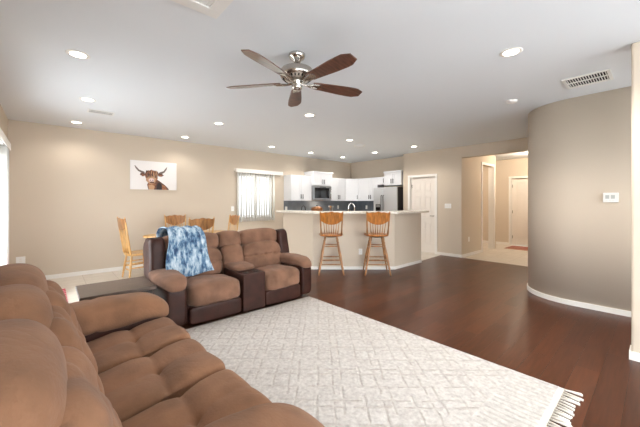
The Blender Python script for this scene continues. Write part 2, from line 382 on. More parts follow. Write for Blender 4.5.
# pony wall of the breakfast bar
bar = [(4.0, 5.75), (4.0, 4.69), (5.24, 3.58), (6.30, 3.60)]
def offset_path(path, d):
    out = []
    for i, p in enumerate(path):
        ns = []
        for a, c in ((i-1, i), (i, i+1)):
            if a < 0 or c >= len(path): continue
            v = (Vector(path[c])-Vector(path[a])).normalized(); ns.append(Vector((-v.y, v.x)))
        n = ns[0] if len(ns) == 1 else (ns[0]+ns[1]).normalized()
        k = 1 if len(ns) == 1 else 1/max(.3, n.dot(ns[0]))
        out.append((p[0]+n.x*d*k, p[1]+n.y*d*k))
    return out
inn = offset_path(bar, .13)
struct('wall_bar', MB().prism(bar+inn[::-1], 0, 1.128), M['wall'], bevel=.006)
bo = offset_path(bar, -.014)
struct('baseboard_bar', MB().prism(bo+bar[::-1], 0, .058), M['trim'])
# baseboards
def bb(name, *boxes):
    m_ = MB()
    for x in boxes: m_.box(*x, 0, .072)
    struct(name, m_, M['trim'])
bb('baseboard_back', (UL, 4.9, VB-.014, VB))
bb('baseboard_left', (UL, UL+.014, -3.25, sv0-.07), (UL, UL+.014, sv1+.07, VB-.014))
bb('baseboard_door_side', (UD-.014, UD, 3.24, 3.865), (UD-.014, UD, 4.735, 4.89))
bb('baseboard_right', (3.746, 3.76, -.7, .174), (3.76, 3.92, .16, .174))
bb('baseboard_hall', (UD, ho0-.07, 3.226, 3.24), (UH-.014, UH, 3.22, 4.4), (UH-.014, UH, 1.4, 2.17))
bb('baseboard_hall_room', (UD+.2, UH-.02, 4.386, 4.4))

# doors
def panel_door(name, w, h, label_=None):
    """leaf in local coords: x 0..w, face towards -y, z 0..h ; panels as raised fields"""
    m_ = MB().box(0, w, .004, .028, 0, h)
    st = .11*w/.75; cw_ = (w-3*st)/2
    rows = [(.20, .80), (.95, h-.52), (h-.40, h-.13)]
    for k in range(3): m_.box(k*(cw_+st), k*(cw_+st)+st, -.014, 0, 0, h)
    zz = [0]+[z for r_ in rows for z in r_]+[h]
    for c in (0, 1):
        x0 = st+c*(cw_+st); x1 = x0+cw_
        for k in range(0, 8, 2): m_.box(x0, x1, -.014, 0, zz[k], zz[k+1])
        for z0, z1 in rows: m_.box(x0+.038, x1-.038, -.012, 0, z0+.038, z1-.038)
    return m_
def place_door(name, v0, v1, z1, u, knob_v, hinge_v):
    o = struct(name, panel_door(name, v1-v0-.02, z1-.015), M['door'], bevel=.005)
    # local x -> -Y, local -y -> -X
    o.rotation_euler = (0, 0, -PI/2); o.location = (u, v1-.01, .008)
    f = MB()
    for a0, a1 in ((-.065, 0), (v1-v0, v1-v0+.065)): f.box(a0, a1, -.085, -.06, 0, z1+.065)
    f.box(0, v1-v0, -.085, -.06, z1, z1+.065)
    f.box(-.0, .015, -.06, .06, 0, z1).box(v1-v0-.015, v1-v0, -.06, .06, 0, z1).box(.015, v1-v0-.015, -.06, .06, z1-.012, z1)
    c = struct('trim_'+name[-1], f, M['trim'], bevel=.004)
    c.rotation_euler = (0, 0, -PI/2); c.location = (u, v1, 0)
    kx = v1-.01-knob_v
    k = MB(); k.lathe([(.026, 0), (.026, .008), (.011, .012), (.011, .04), (.0, .042)], T=TR((kx, 0, 1.0-.008), rx=PI/2), n=14)
    k.tube([(kx, -.04, .99), (kx+(-.1 if kx > .4 else .1), -.045, .99)], .009, 8)
    k.build('handle', M['nickel'], o, smooth=True)
    for z in (.25, 1.05, z1-.25):
        hx = v1-.01-hinge_v
        MB().box(hx-.012, hx+.012, -.014, -.001, z-.05, z+.05).build('hinge', M['nickel'], o)
place_door('door_1', dv0, dv1, dz, UD+.072, 3.99, 4.64)
place_door('door_2', ev0, ev1, ez, UH+.072, 2.32, 3.13)
# cased opening in the hall
f = MB().box(ho0-.07, ho0, 3.222, 3.24, 0, hz+.07).box(ho1, ho1+.07, 3.222, 3.24, 0, hz+.07).box(ho0, ho1, 3.222, 3.24, hz, hz+.07)
f.box(ho0, ho0+.015, 3.24, 3.38, 0, hz).box(ho1-.015, ho1, 3.24, 3.38, 0, hz)
struct('trim_3', f, M['trim'], bevel=.003)
# threshold strip under the hall opening and at the kitchen
# dining window
f = MB()
for a0, a1, z0, z1 in ((wu0, wu1, wz0, wz0+.05), (wu0, wu1, wz1-.05, wz1), (wu0, wu0+.05, wz0+.05, wz1-.05), (wu1-.05, wu1, wz0+.05, wz1-.05), ((wu0+wu1)/2-.03, (wu0+wu1)/2+.03, wz0+.05, wz1-.05)):
    f.box(a0, a1, VB+.05, VB+.11, z0, z1)
o = struct('window_1', f, M['trim'])
struct('pane', MB().box(wu0+.04, wu1-.04, VB+.075, VB+.08, wz0+.04, wz1-.04), M['glass'], o)
struct('window_sill', MB().box(wu0, wu1, VB-.02, VB+.05, wz0-.03, wz0), M['trim'], o)
# sliding patio door
f = MB(); mid = (sv0+sv1)/2
for v0, v1, z0, z1 in ((sv0, sv1, 0, .05), (sv0, sv1, sz1-.05, sz1), (sv0, sv0+.06, .05, sz1-.05), (sv1-.06, sv1, .05, sz1-.05), (mid-.05, mid+.05, .05, sz1-.05)):
    f.box(UL-.11, UL-.05, v0, v1, z0, z1)
o = struct('door_3', f, M['trim'])
struct('pane', MB().box(UL-.085, UL-.08, sv0+.05, sv1-.05, .05, sz1-.05), M['glass'], o)

# ================================================================ BLINDS
def vertical_blind(label, loc, rz, w, h, n, ang, closed_range, valw):
    t = thing('vertical_blind', label, 'window blind', loc, rz)
    v = MB().box(-.03, valw, -.10, -.085, h-.005, h+.095).box(-.03, -.018, -.085, 0, h-.005, h+.095).box(valw-.012, valw, -.085, 0, h-.005, h+.095).box(-.018, valw-.012, -.085, -.0, h+.088, h+.095)
    v.build('valance', M['trim'], t, bevel=.004)
    MB().box(0, valw-.03, -.065, -.03, h+.01, h+.05).build('head_rail', M['white_pl'], t)
    x0, x1 = closed_range
    for i in range(n):
        x = x0+(x1-x0)*(i+.5)/n; sl = MB(); pts = 6
        vs, fs = [], []
        for k in range(pts+1):
            s_ = -.0445+.089*k/pts; bow = .006*(1-(s_/.0445)**2)
            for z in (0, h): 
                vs.append((s_, bow, z)); vs.append((s_, bow+.0012, z))
        for k in range(pts):
            a = k*4; f_ = [(a, a+4, a+6, a+2), (a+1, a+3, a+7, a+5), (a+2, a+6, a+7, a+3), (a, a+1, a+5, a+4)]
            fs += f_
        sl.add(vs, fs, 0, TR((x, -.048, .0), rz=ang+random.uniform(-.16, .16)))
        sl.build('slat', M['blind'], t, smooth=True)
    return t
vb = vertical_blind('white vertical slat blind with valance over the dining window', (3.55, VB, .86), 0, 1.2, 1.27, 15, .5, (.02, 1.16), 1.40)
vertical_blind('white valance and stacked vertical slats at the patio door behind the sofa', (UL, 6.22, .02), -PI/2, 2.4, 2.09, 10, 1.35, (.05, .42), 2.6)
# local x -> -Y , local -y -> -X for rz=-90: flip so it hangs inside the room
for o in bpy.data.objects:
    if o.name == 'vertical_blind.001': o.rotation_euler = (0, 0, PI/2); o.location = (UL, 3.62, .02)
for o in [x for x in bpy.data.objects if x.parent and x.parent.name == 'vertical_blind.001' and x.name.startswith('slat')]:
    o.location.x += 2.1

# ================================================================ CEILING FIXTURES
def can(i, px, py, label):
    Y = (CH-1.36)*303/(202.4-py); p = at(px, Y, CH)
    t = thing('recessed_light', label, 'ceiling light', p, 0, 'round recessed ceiling lights')
    MB().lathe([(.062, -.001), (.092, -.001), (.092, -.003), (.086, -.006), (.064, -.006)], n=28, caps=False).build('trim_ring', M['trim'], t, smooth=True)
    MB().lathe([(.063, -.006), (.063, -.001)], n=28).build('lens', M['lamp'], t)
    l = bpy.data.lights.new('can_lamp', 'SPOT'); l.energy = CAN_POWER*(1 if i < 5 else (8.5 if i == 12 else 2.2)); l.color = (1, .93, .85); l.spot_size = 2.6; l.spot_blend = .6; l.shadow_soft_size = .06
    o = bpy.data.objects.new('can_lamp', l); COL.objects.link(o); o.parent = t; o.location = (0, 0, -.03)
for i, (px, py, lb) in enumerate([
    (78, 54.2, 'large bright recessed ceiling light at upper left of the ceiling'),
    (87.7, 99.4, 'recessed ceiling light just above the slim left ceiling vent'),
    (76.5, 122.2, 'recessed ceiling light at far left close to the picture wall'),
    (185, 137, 'small recessed ceiling light close above the cow picture'),
    (219, 123.4, 'recessed ceiling light left of the fan, out from the picture wall'),
    (309.6, 115, 'recessed ceiling light just beyond the ceiling fan'),
    (272, 146.7, 'recessed ceiling light near the dining window'),
    (310.8, 152.6, 'recessed ceiling light above the tall microwave cabinet'),
    (342.8, 157, 'farthest recessed ceiling light, by the kitchen corner'),
    (349.6, 140, 'recessed ceiling light beside the kitchen ceiling register'),
    (375, 152.4, 'recessed ceiling light in front of the refrigerator'),
    (414, 146.4, 'recessed ceiling light in front of the white pantry door'),
    (511, 52, 'large bright recessed ceiling light at right near the big return grille')]):
    can(i, px, py, lb)
def vent(name, label, cx, cy, w, d, rz, rows, slats, dark=True, frame=.03):
    t = thing(name, label, 'ceiling vent', (cx, cy, CH), rz)
    f = MB().box(-w/2, w/2, -d/2, -d/2+frame, -.014, -.001).box(-w/2, w/2, d/2-frame, d/2, -.014, -.001).box(-w/2, -w/2+frame, -d/2+frame, d/2-frame, -.014, -.001).box(w/2-frame, w/2, -d/2+frame, d/2-frame, -.014, -.001)
    for r_ in range(1, rows):
        y = -d/2+frame+(d-2*frame)*r_/rows; f.box(-w/2+frame, w/2-frame, y-.008, y+.008, -.012, -.001)
    f.build('frame', M['vent_w'], t, bevel=.002)
    MB().box(-w/2+frame, w/2-frame, -d/2+frame, d/2-frame, -.003, -.001).build('back_plate', M['vent_d'] if dark else M['vent_w'], t)  # flat sheet; where dark, its colour is painted shade of the vent inside
    s_ = MB()
    for k in range(slats):
        x = -w/2+frame+(w-2*frame)*(k+.5)/slats
        s_.box(x-.0035, x+.0035, -d/2+frame, d/2-frame, -.008, -.0035)
    s_.build('louvers', M['vent_w'], t)
    return t
vent('return_grille', 'white framed return air grille with dark gaps between louvers above the curved wall', 4.49, .535, .40, .38, PI/2, 2, 15)
vent('supply_register', 'square white ceiling register cut by the top edge of the view', .64, 1.90, .58, .6, 0, 1, 10, dark=False, frame=.09)
vent('supply_register', 'slim ceiling register at left between recessed lights', .59, 5.67, .33, .20, 0, 2, 9, frame=.022)
vent('supply_register', 'small ceiling register over the kitchen peninsula', 5.62, 4.85, .26, .26, PI/4, 1, 8, dark=True, frame=.03)
t = MB().lathe([(0, 0), (.068, 0), (.068, -.012), (.06, -.028), (.045, -.034), (0, -.036)][::-1], n=28).build('smoke_detector', M['white_pl'], smooth=True, loc=(4.67, 1.33, CH))
tag(t, 'round white smoke detector on the ceiling near the curved wall', 'smoke detector')
MB().lathe([(0, -.037), (.012, -.038), (.012, -.034), (0, -.034)], n=12).build('test_button', M['vent_w'], t)

# ceiling fan
fp = at(297, 2.83)
fan = thing('ceiling_fan', 'five blade ceiling fan with dark walnut blades and polished nickel motor', 'ceiling fan', (fp[0], fp[1], CH))
MB().lathe([(.0, -.085), (.02, -.085), (.035, -.07), (.045, -.05), (.07, -.035), (.078, -.012), (.078, 0), (0, 0)], n=32).build('canopy', M['chrome'], fan, smooth=True)
MB().lathe([(0, -.16), (.013, -.16), (.013, -.07), (0, -.07)], n=14).build('downrod', M['chrome'], fan, smooth=True)
MB().lathe([(0, -.255), (.06, -.255), (.10, -.245), (.148, -.220), (.158, -.2), (.158, -.165), (.146, -.145), (.09, -.13), (.03, -.125), (.02, -.115), (0, -.115)], n=40).build('motor_housing', M['nickel'], fan, smooth=True)
vd = MB()
for i in range(24):
    a = 2*PI*i/24; vd.box(-.006, .006, -.003, .006, -.011, .011, 0, TR((.126*math.sin(a), -.126*math.cos(a), -.2340), rz=a, rx=.9))
vd.build('vent_slots', M['black'], fan)
MB().lathe([(0, -.335), (.03, -.335), (.045, -.323), (.05, -.30), (.05, -.272), (.06, -.26), (.06, -.253), (0, -.253)], n=28).build('switch_housing', M['chrome'], fan, smooth=True)
def blade_outline():
    pts = []
    for t_, w in ((0, .042), (.04, .052), (.15, .060), (.3, .072), (.42, .076), (.47, .073), (.54, .040)): pts.append((t_, w))
    return [(x+.155, -w) for x, w in pts]+[(x+.155, w) for x, w in pts[::-1]]
cam_ang = math.atan2(RX[1], RX[0])
for k in range(5):
    a = math.radians(25+72*k)+cam_ang
    T = TR((0, 0, -.262), rz=a) @ Matrix.Rotation(math.radians(-13), 4, 'X')
    MB().prism(blade_outline(), -.004, .004, 0, T).build('blade', M['walnut'], fan, bevel=.002)
    ir = MB().tube([(.05, 0, -.008), (.10, .0, -.012), (.15, .022, -.010), (.215, .03, -.008)], [.011, .010, .009, .006], 8, 0, T)
    ir.tube([(.10, .0, -.012), (.15, -.022, -.010), (.215, -.03, -.008)], [.010, .009, .006], 8, 0, T)
    ir.prism([(.165, -.038), (.235, -.03), (.25, 0), (.235, .03), (.165, .038)], -.009, -.004, 0, T)
    ir.build('blade_bracket', M['nickel'], fan, smooth=False)

# ================================================================ SOFAS
def wr(p, s, a): return a*noise.noise(Vector(p)*s)
def recliner(root, L, arms, secs, depth, suede, fancy, seed, bs=0):
    """secs: list of (kind, width). x from 0 to L, front at y=0, back towards +y"""
    aL, aR = arms
    Zs = .47
    # base & shell
    MB().box(.06, L-.06, .08, depth-.14, .035, .26).build('base', M['leather'], root, bevel=.02)
    MB().box(.03, L-.03, .0, .09, 0, .94, 0, TR((0, depth-.16, .04), rx=-.08)).build('back_shell', M['leather_t'], root, bevel=.035, seg=4)
    for sx in (.1, L-.1):
        for sy in (.14, depth-.2):
            MB().lathe([(.022, 0), (.026, .04)], (sx, sy, 0), 12).build('foot', M['charcoal'], root)
    x = aL
    for i, (kind, w) in enumerate(secs):
        cx = x+w/2
        if kind == 'seat':
            def fs(q, w_, i=i):
                d = wr((w_.x+i*3+seed, w_.y, w_.z), 5, .012)
                if q.z > .2: d += .018*(1-q.x*q.x)*(1-q.y*q.y)
                if fancy:
                    px_ = min(1, abs(q.x+.04*math.sin(3*q.y))/.40)**.5; py_ = min(1, abs(q.y+.05+.06*q.x)/.32)**.45
                    if q.z > -.3 or q.y < -.5:
                        top_ = max(0, min(1, (q.z+.3)/.5))
                        d += -.046+.012*px_+.036*py_*top_+.036*(1-top_)
                        d -= .022*top_*math.exp(-(q.x**2+(q.y+.05)**2)/.006)
                        ex = min(1, (1-abs(q.x))/.16); d -= .020*(1-ex)**1.5
                else:
                    if q.y < -.4: d += wr((w_.x*2+i, w_.z, seed), 9, .006)
                return d
            MB().puff((0, .285, -.125), (w/2+.006, .315, .135), 8 if fancy else 5, 44, fs, TR((cx, 0, .475), rx=-.12 if fancy else -.05)).build('seat_cushion', suede, root, smooth=True)
            fz = lambda q, w_: wr((w_.x+seed, w_.y, w_.z), 6, .006)
            MB().puff((cx, .055, .135), (w/2-.006, .06, .105), 7, 16, fz).build('footrest_panel', M['leather'], root, smooth=True)
        else:
            MB().box(x+.006, x+w-.006, -.012, .55, .035, .515).build('console', M['leather'], root, bevel=.014, seg=3)
            MB().puff((cx, .40, .545), (w/2-.005, .23, .045), 3.2, 20, lambda q, w_: wr((w_.x, w_.y, 7), 7, .008)).build('console_lid', suede, root, smooth=True)
            for q_ in (-.07, .07):
                MB().lathe([(.030, .515), (.038, .515), (.040, .520), (.036, .523), (.031, .519)], (cx+q_, .09, 0), 20).build('cup_holder', M['dark'], root, smooth=True)
        x += w
    # backs
    wing = .13 if fancy else .165
    bx0, bx1 = wing, L-wing
    widths = [w for _, w in secs]
    edges = [bx0]; acc = aL
    for w in widths[:-1]: acc += w; edges.append(acc)
    edges.append(bx1)
    for i in range(len(widths)):
        x0, x1 = edges[i], edges[i+1]; cx, hw = (x0+x1)/2, (x1-x0)/2
        T = TR((cx, .665+bs, .645 if fancy else .60), rx=-.30 if fancy else -.20)
        def fl(q, w_, i=i):
            d = wr((w_.x+i*5+seed, w_.y, w_.z), 6, .014)
            if q.y < -.1:
                d += .022*(1-q.x*q.x)
                if fancy:
                    u_ = (q.x*1.15+q.z*.75+.5)%1; v_ = (q.x*1.15-q.z*.75+.5)%1
                    d += -.02+.024*(min(1, min(u_, 1-u_)/.3)**.6)*(min(1, min(v_, 1-v_)/.3)**.6)
                elif hw > .2:
                    d -= .012*math.exp(-((q.z-.05)/.07)**2)
                    for xx in (-.5, 0, .5): d -= .02*math.exp(-((q.x-xx)**2*3+(q.z-.05)**2)/.012)
                else: d -= .004
            return d
        MB().puff((0, 0, 0), (hw+.003, .14, .25 if fancy else .205), 4.5, 40, fl, T).build('back_cushion', suede, root, smooth=True)
        T = TR((cx, .775+bs*1.7, .885), rx=-.16)
        big = .02 if fancy else 0
        def fh(q, w_, i=i):
            d = wr((w_.x+i*7+seed, w_.y, w_.z), 5, .012)
            d += (.028 if fancy else .008)*(1-q.x*q.x)*(1 if q.y < 0 else .5)
            if fancy and q.x < -.55 and q.z < .1: d += .011*math.sin(q.y*17+3*q.z)*min(1, (.1-q.z)*2)*min(1, (-.55-q.x)*5)
            if fancy and q.z < -.05 and q.y < .2: d += .013*math.sin(q.x*26+2*noise.noise(Vector((q.x*3, i, 0))))*min(1, (-.1-q.z)*2)*max(0, 1-abs(q.x)*.6)
            return d
        MB().puff((0, 0, 0), (hw+.004, .150+big, .130+big), 3.0 if fancy else 4.2, 40, fh, T).build('head_cushion', suede, root, smooth=True)
    # wings (leather sides of the back)
    for s_, xx in ((-1, wing*.56), (1, L-wing*.56)):
        MB().puff((0, 0, 0), (wing*.58, .19, .29 if not fancy else .22), 5, 22, lambda q, w_: wr((w_.x+xx, w_.y, w_.z), 5, .012), TR((xx, .765+bs, .70 if not fancy else .58), rx=-.16)).build('back_wing', M['leather'], root, smooth=True)
    # arms
    for s_, x0, x1 in ((-1, 0, aL), (1, L-aR, L)):
        cx, hw = (x0+x1)/2, (x1-x0)/2
        MB().puff((cx, .42, .275), (hw-.012, .42, .245), 8, 22, lambda q, w_: wr((w_.x+xx, w_.y, w_.z), 4, .008)).build('arm_side', M['leather'], root, smooth=True)
        def fa(q, w_, cx=cx):
            d = wr((w_.x+cx*3+seed, w_.y, w_.z), 5, .012)
            if fancy: d -= .010*math.exp(-((q.y-.15)/.05)**2)
            return d
        mb = MB().puff((cx, .365, .540), (hw+.022, .40, .080), 3.0, 34, fa) if not fancy else MB().puff((cx, .38, .553), (hw+.022, .45, .122), 3.0, 34, fa)
        # the front end of the pad rolls down
        if fancy and s_ < 0: mb.v = [(a, b2, c-.045) for a, b2, c in mb.v]
        mb.v = [(a, b2, c-(.055*max(0, (.16-b2)/.2)**2 if b2 < .16 else 0)) for a, b2, c in mb.v]
        mb.build('arm_pad', suede, root, smooth=True)
sofa = thing('reclining_sofa', 'long tan microfiber reclining sofa with tufted seats in the left foreground', 'sofa', (.765, .75, .0), PI/2+.035)
recliner(sofa, 2.22, (.35, .28), [('seat', .53)]*3, 1.10, M['suede'], True, 1.3, .075)
sofa.scale = (1, 1, .93)
love = thing('reclining_loveseat', 'two seat brown reclining loveseat with centre console, blue throw over its left back', 'loveseat', (.87, 3.35, 0), 0)
recliner(love, 1.99, (.25, .22), [('seat', .62), ('console', .32), ('seat', .58)], 1.0, M['suede2'], False, 4.1)
love.scale = (1, 1, .935)

# throw blanket on the loveseat's left back
prof = [(.500, .50), (.497, .56), (.515, .66), (.545, .76), (.572, .82), (.588, .90), (.612, .98), (.66, 1.038), (.74, 1.060), (.84, 1.056), (.93, 1.02), (.975, .93)]
pv = [Vector(p) for p in prof]
def prof_at(t):
    L_ = [0]
    for i in range(1, len(pv)): L_.append(L_[-1]+(pv[i]-pv[i-1]).length)
    d = t*L_[-1]
    for i in range(1, len(pv)):
        if d <= L_[i]+1e-9:
            k = (d-L_[i-1])/(L_[i]-L_[i-1]); return pv[i-1].lerp(pv[i], k)
    return pv[-1]
nu, nv = 36, 60; vs = []; fs = []
for side in (0, 1):
    for j in range(nv+1):
        t = j/nv; p = prof_at(t)
        for i in range(nu+1):
            s_ = i/nu
            kk = max(0, 1-t*1.55); xx = .185-.035*kk+(.40+.16*kk)*s_-.02*math.sin(t*9)
            wv = .010*math.sin(s_*17+t*3)+.008*noise.noise(Vector((s_*4, t*6, 2)))
            off = .036+.008+wv*.8+(.012*side)
            dz_ = (-.03*(1-s_)+.012*math.sin(s_*9) if t < .05 else 0)*(1-t/.05 if t < .05 else 0)
            n_ = Vector((-1, .35)) if t < .45 else (Vector((0, 1)) if t < .68 else Vector((1, .2)))
            k0 = (t-.42)/.45; k0 = max(0, min(1, k0)); ang = PI*(1-k0)*.92+.1; n_ = Vector((math.cos(ang), math.sin(ang)))
            vs.append((xx, p[0]+n_.x*off, p[1]+n_.y*off+dz_))
    o0 = side*(nu+1)*(nv+1)
    for j in range(nv):
        for i in range(nu):
            a = o0+j*(nu+1)+i; q = (a, a+1, a+nu+2, a+nu+1); fs.append(q if side else q[::-1])
K = (nu+1)*(nv+1)
for i in range(nu): fs.append((i, i+1, K+i+1, K+i)); a = nv*(nu+1)+i; fs.append((a+1, a, K+a, K+a+1))
for j in range(nv): a = j*(nu+1); fs.append((a+nu+1, a, K+a, K+a+nu+1)); a += nu; fs.append((a, a+nu+1, K+a+nu+1, K+a))
t = MB().add(vs, fs).build('throw_blanket', M['throw'], smooth=True, loc=(.87, 3.35, .012))
t.scale = (1, 1, .935)
tag(t, 'blue and white tie-dye fleece throw draped over the left back of the loveseat', 'blanket')

# side table between the sofas
t = thing('side_table', 'low dark-stained wooden table in the corner between sofa and loveseat', 'table', (.2, 3.44, 0))
MB().box(0, .62, 0, .55, .47, .505).build('tabletop', M['table'], t, bevel=.006)
MB().box(.03, .59, .03, .52, .38, .47).build('apron', M['frame_d'], t)
MB().box(.04, .58, .04, .51, .12, .14).build('shelf', M['table'], t)
for a in (.03, .54):
    for c in (.03, .47): MB().box(a, a+.05, c, c+.05, 0, .38).build('leg', M['frame_d'], t, bevel=.004)

# ================================================================ RUGS
rg = thing('area_rug', 'large ivory lattice-pattern rug with tasselled end on the wood floor', 'rug', (0, 0, 0))
ru0, ru1, rv0, rv1 = .77, 2.78, .485, 3.345
MB().box(ru0, ru1, rv0, rv1, .001, .015).build('pile', M['rug'], rg, bevel=.005)
MB().box(ru0, ru1, rv0-.03, rv0, .001, .011).build('hem', M['fringe'], rg)
fr = MB(); nf = 60
for i in range(nf):
    x = ru0+.012+(ru1-ru0-.024)*i/(nf-1); dx = random.uniform(-.02, .02); ln = random.uniform(.085, .115)
    fr.tube([(x, rv0-.028, .008), (x+dx*.3, rv0-.03-ln*.4, .009), (x+dx, rv0-.03-ln, .007)], [.005, .0065, .008], 6)
    fr.tube([(x+.009, rv0-.028, .008), (x+dx*.6+.008, rv0-.03-ln*.5, .007), (x+dx*1.3+.01, rv0-.03-ln*.92, .006)], [.004, .006, .006], 6)
tag(fr.build('fringe', M['fringe'], rg, smooth=True), kind='stuff')
t = MB().box(0, .65, 0, .95, .001, .010).build('door_mat', M['mat_red'], bevel=.003, loc=(-.46, 5.28, 0))
tag(t, 'red and white striped mat on the tile behind the sofa', 'mat')
t = MB().box(0, .78, 0, 1.25, .001, .012).build('door_mat', M['mat_rust'], bevel=.003, loc=(10.02, 1.8, 0))
tag(t, 'rust striped mat in front of the far hallway door', 'mat')

# ================================================================ PRESSBACK SEATING
def turned(p0, p1, r, n=10, knob=True):
    p0, p1 = Vector(p0), Vector(p1); pts, rs = [], []
    seq = ((0, .75), (.08, 1.0), (.12, .7), (.15, 1.05), (.19, .8), (.45, 1.12), (.7, 1.0), (.78, .7), (.81, 1.1), (.85, .7), (.9, .9), (1, .6))
    for t, k in seq: pts.append(p0.lerp(p1, t)); rs.append(r*k)
    return MB().tube(pts, rs, n)
def scallop(w, z0, z1, n=40):
    """pressback crest outline in x,z: wavy top, curved bottom"""
    top = []; bot = []
    for i in range(n+1):
        s_ = -1+2*i/n
        zt = z1-.012*abs(s_)**3-.010*(1-math.cos(s_*PI*4))/2+.012*math.exp(-(s_/.3)**2)+(.012 if abs(s_) > .86 else 0)
        zb = z0+.09*abs(s_)**2.2
        ww = w*(1 if True else 0)
        top.append((s_*ww, zt)); bot.append((s_*ww, zb))
    return top, bot
def pressback(root, seat_z, crest_top, crest_h, w, m_, m_crest, stool):
    """front of the seat towards -y, back at +y"""
    hw = w/2; sd = .40
    # seat with a shallow dish
    n = 28; prof_ = []
    pts = []
    for i in range(n):
        a = 2*PI*i/n; c, s_ = math.cos(a), math.sin(a)
        k = (abs(c)**3.2+abs(s_)**3.2)**(-1/3.2); pts.append((c*k*hw*(1.0 if s_ < 0 else .94), s_*k*sd/2))
    sm = MB(); vs = []; fs = []
    rings = ((.0, -.012), (.5, -.012), (.8, -.006), (.93, 0), (1.0, -.008), (1.0, -.030), (.92, -.042), (0, -.042))
    for k, z in rings:
        for p in pts: vs.append((p[0]*max(k, .001), p[1]*max(k, .001), seat_z+z))
    for r_ in range(len(rings)-1):
        for i in range(n):
            j = (i+1) % n; fs.append((r_*n+i, (r_+1)*n+i, (r_+1)*n+j, r_*n+j))
    sm.add(vs, fs).build('seat', m_crest if stool else m_, root, smooth=True)
    top = seat_z-.035
    if stool:
        MB().lathe([(0, -.03), (.12, -.03), (.13, -.02), (.13, 0), (0, 0)], (0, 0, top), 24).build('swivel_plate', M['dark'], root, smooth=True)
        top -= .03
        spl, it = .235, .11
    else: spl, it = .20, .14
    feet = {}
    for sx in (-1, 1):
        for sy in (-1, 1):
            p0 = Vector((sx*it, sy*it*.95, top+.012)); p1 = Vector((sx*spl, sy*spl*.95, 0)); feet[(sx, sy)] = (p0, p1)
            turned(p0, p1, .019 if not stool else .021).build('leg', m_, root, smooth=True)
    def on(k, z):
        p0, p1 = feet[k]; t = (p0.z-z)/(p0.z-p1.z); return p0.lerp(p1, t)
    zs = ((.20, .28), (.50,)) if stool else ((.17, .25), ())
    rails = []
    for z in zs[0]:
        rails += [((-1, -1), (1, -1), z), ((-1, 1), (1, 1), z)]
        rails += [((-1, -1), (-1, 1), z+.035), ((1, -1), (1, 1), z+.035)]
    if stool: rails += [((-1, -1), (1, -1), .53), ((-1, 1), (1, 1), .53), ((-1, -1), (-1, 1), .49), ((1, -1), (1, 1), .49)]
    for a, b2, z in rails: MB().tube([on(a, z), (on(a, z)+on(b2, z))/2, on(b2, z)], [.008, .0125, .008], 8).build('stretcher', m_, root, smooth=True)
    # back: local tilt
    by, lean = sd/2-.035, .17
    H = crest_top-seat_z
    def bk(x, h): return (x*(1+.10*h/H), by+lean*.55*h/H*1.0+.02*(abs(x)/hw)*0, seat_z-.01+h)
    for sx in (-1, 1):
        pts2 = [bk(sx*(hw-.045), h) for h in (0, .06, .12, .2, H*.6, H*.85, H*1.04)]
        MB().tube(pts2, [.015, .018, .013, .016, .015, .014, .006], 10).build('back_post', m_, root, smooth=True)
    cz0 = H-crest_h
    ns = 7 if stool else 6
    for i in range(ns):
        x = (-1+2*(i+.5)/ns)*(hw-.075)
        MB().tube([bk(x*.85, -.005), bk(x*.9, cz0*.35), bk(x*.93, cz0*.6), bk(x, cz0+.02+.09*(abs(x)/hw)**2.2)], [.006, .010, .007, .006], 8).build('spindle', m_, root, smooth=True)
    tp, bt = scallop(1.0, cz0, H); nn = len(tp); vs = []; fs = []
    for side in (0, 1):
        for (sx, zt), (_, zb) in zip(tp, bt):
            for q in range(5):
                z = zb+(zt-zb)*q/4; x, y, zz = bk(sx*(hw-.035), z)
                y += .030*(1-sx*sx)-.008+side*.018
                vs.append((x, y, zz))
    o0 = nn*5
    for i in range(nn-1):
        for q in range(4):
            a = i*5+q; fs.append((a, a+5, a+6, a+1)); fs.append((o0+a, o0+a+1, o0+a+6, o0+a+5))
        a = i*5; fs.append((a, o0+a, o0+a+5, a+5)); fs.append((a+4, a+9, o0+a+9, o0+a+4))
    for a in (0, (nn-1)*5):
        for q in range(4): fs.append((a+q, a+q+1, o0+a+q+1, o0+a+q))
    MB().add(vs, fs).build('crest_rail', m_crest, root, smooth=False)
def fwd_rz(dx, dy): return math.atan2(dy, dx)+PI/2     # turn so that local -y looks along (dx,dy)
s1 = thing('bar_stool', 'left oak pressback bar stool pulled up to the breakfast bar', 'bar stool', at(331, 5.86), fwd_rz(RY[0], RY[1]), 'oak bar stools')
pressback(s1, .76, 1.19, .235, .47, M['oak'], M['oak_d'], True)
# the stools face the bar: local -y looks away from the camera
s2 = copy_tree(s1); s2.location = at(376.5, 5.84); s2.rotation_euler = (0, 0, s1.rotation_euler[2]-.06); s2['label'] = 'right oak pressback bar stool, nearer the brown end of the bar'
c1 = thing('dining_chair', 'light oak dining chair seen side on at the left end of the dining table', 'chair', (1.20, 6.32, 0), fwd_rz(1, .10), 'oak dining chairs')
pressback(c1, .46, 1.09, .21, .48, M['oak_l'], M['oak'], False)
for x, y, dx, dy, lb in ((2.06, 6.72, .1, -1, 'oak dining chair on the far side of the dining table by the wall'),
                         (1.99, 5.58, -.0, 1, 'oak dining chair with its back right behind the loveseat'),
                         (2.72, 6.10, -1, 0, 'oak dining chair at the right end of the dining table')):
    c = copy_tree(c1); c.location = (x, y, 0); c.rotation_euler = (0, 0, fwd_rz(dx, dy)); c['label'] = lb
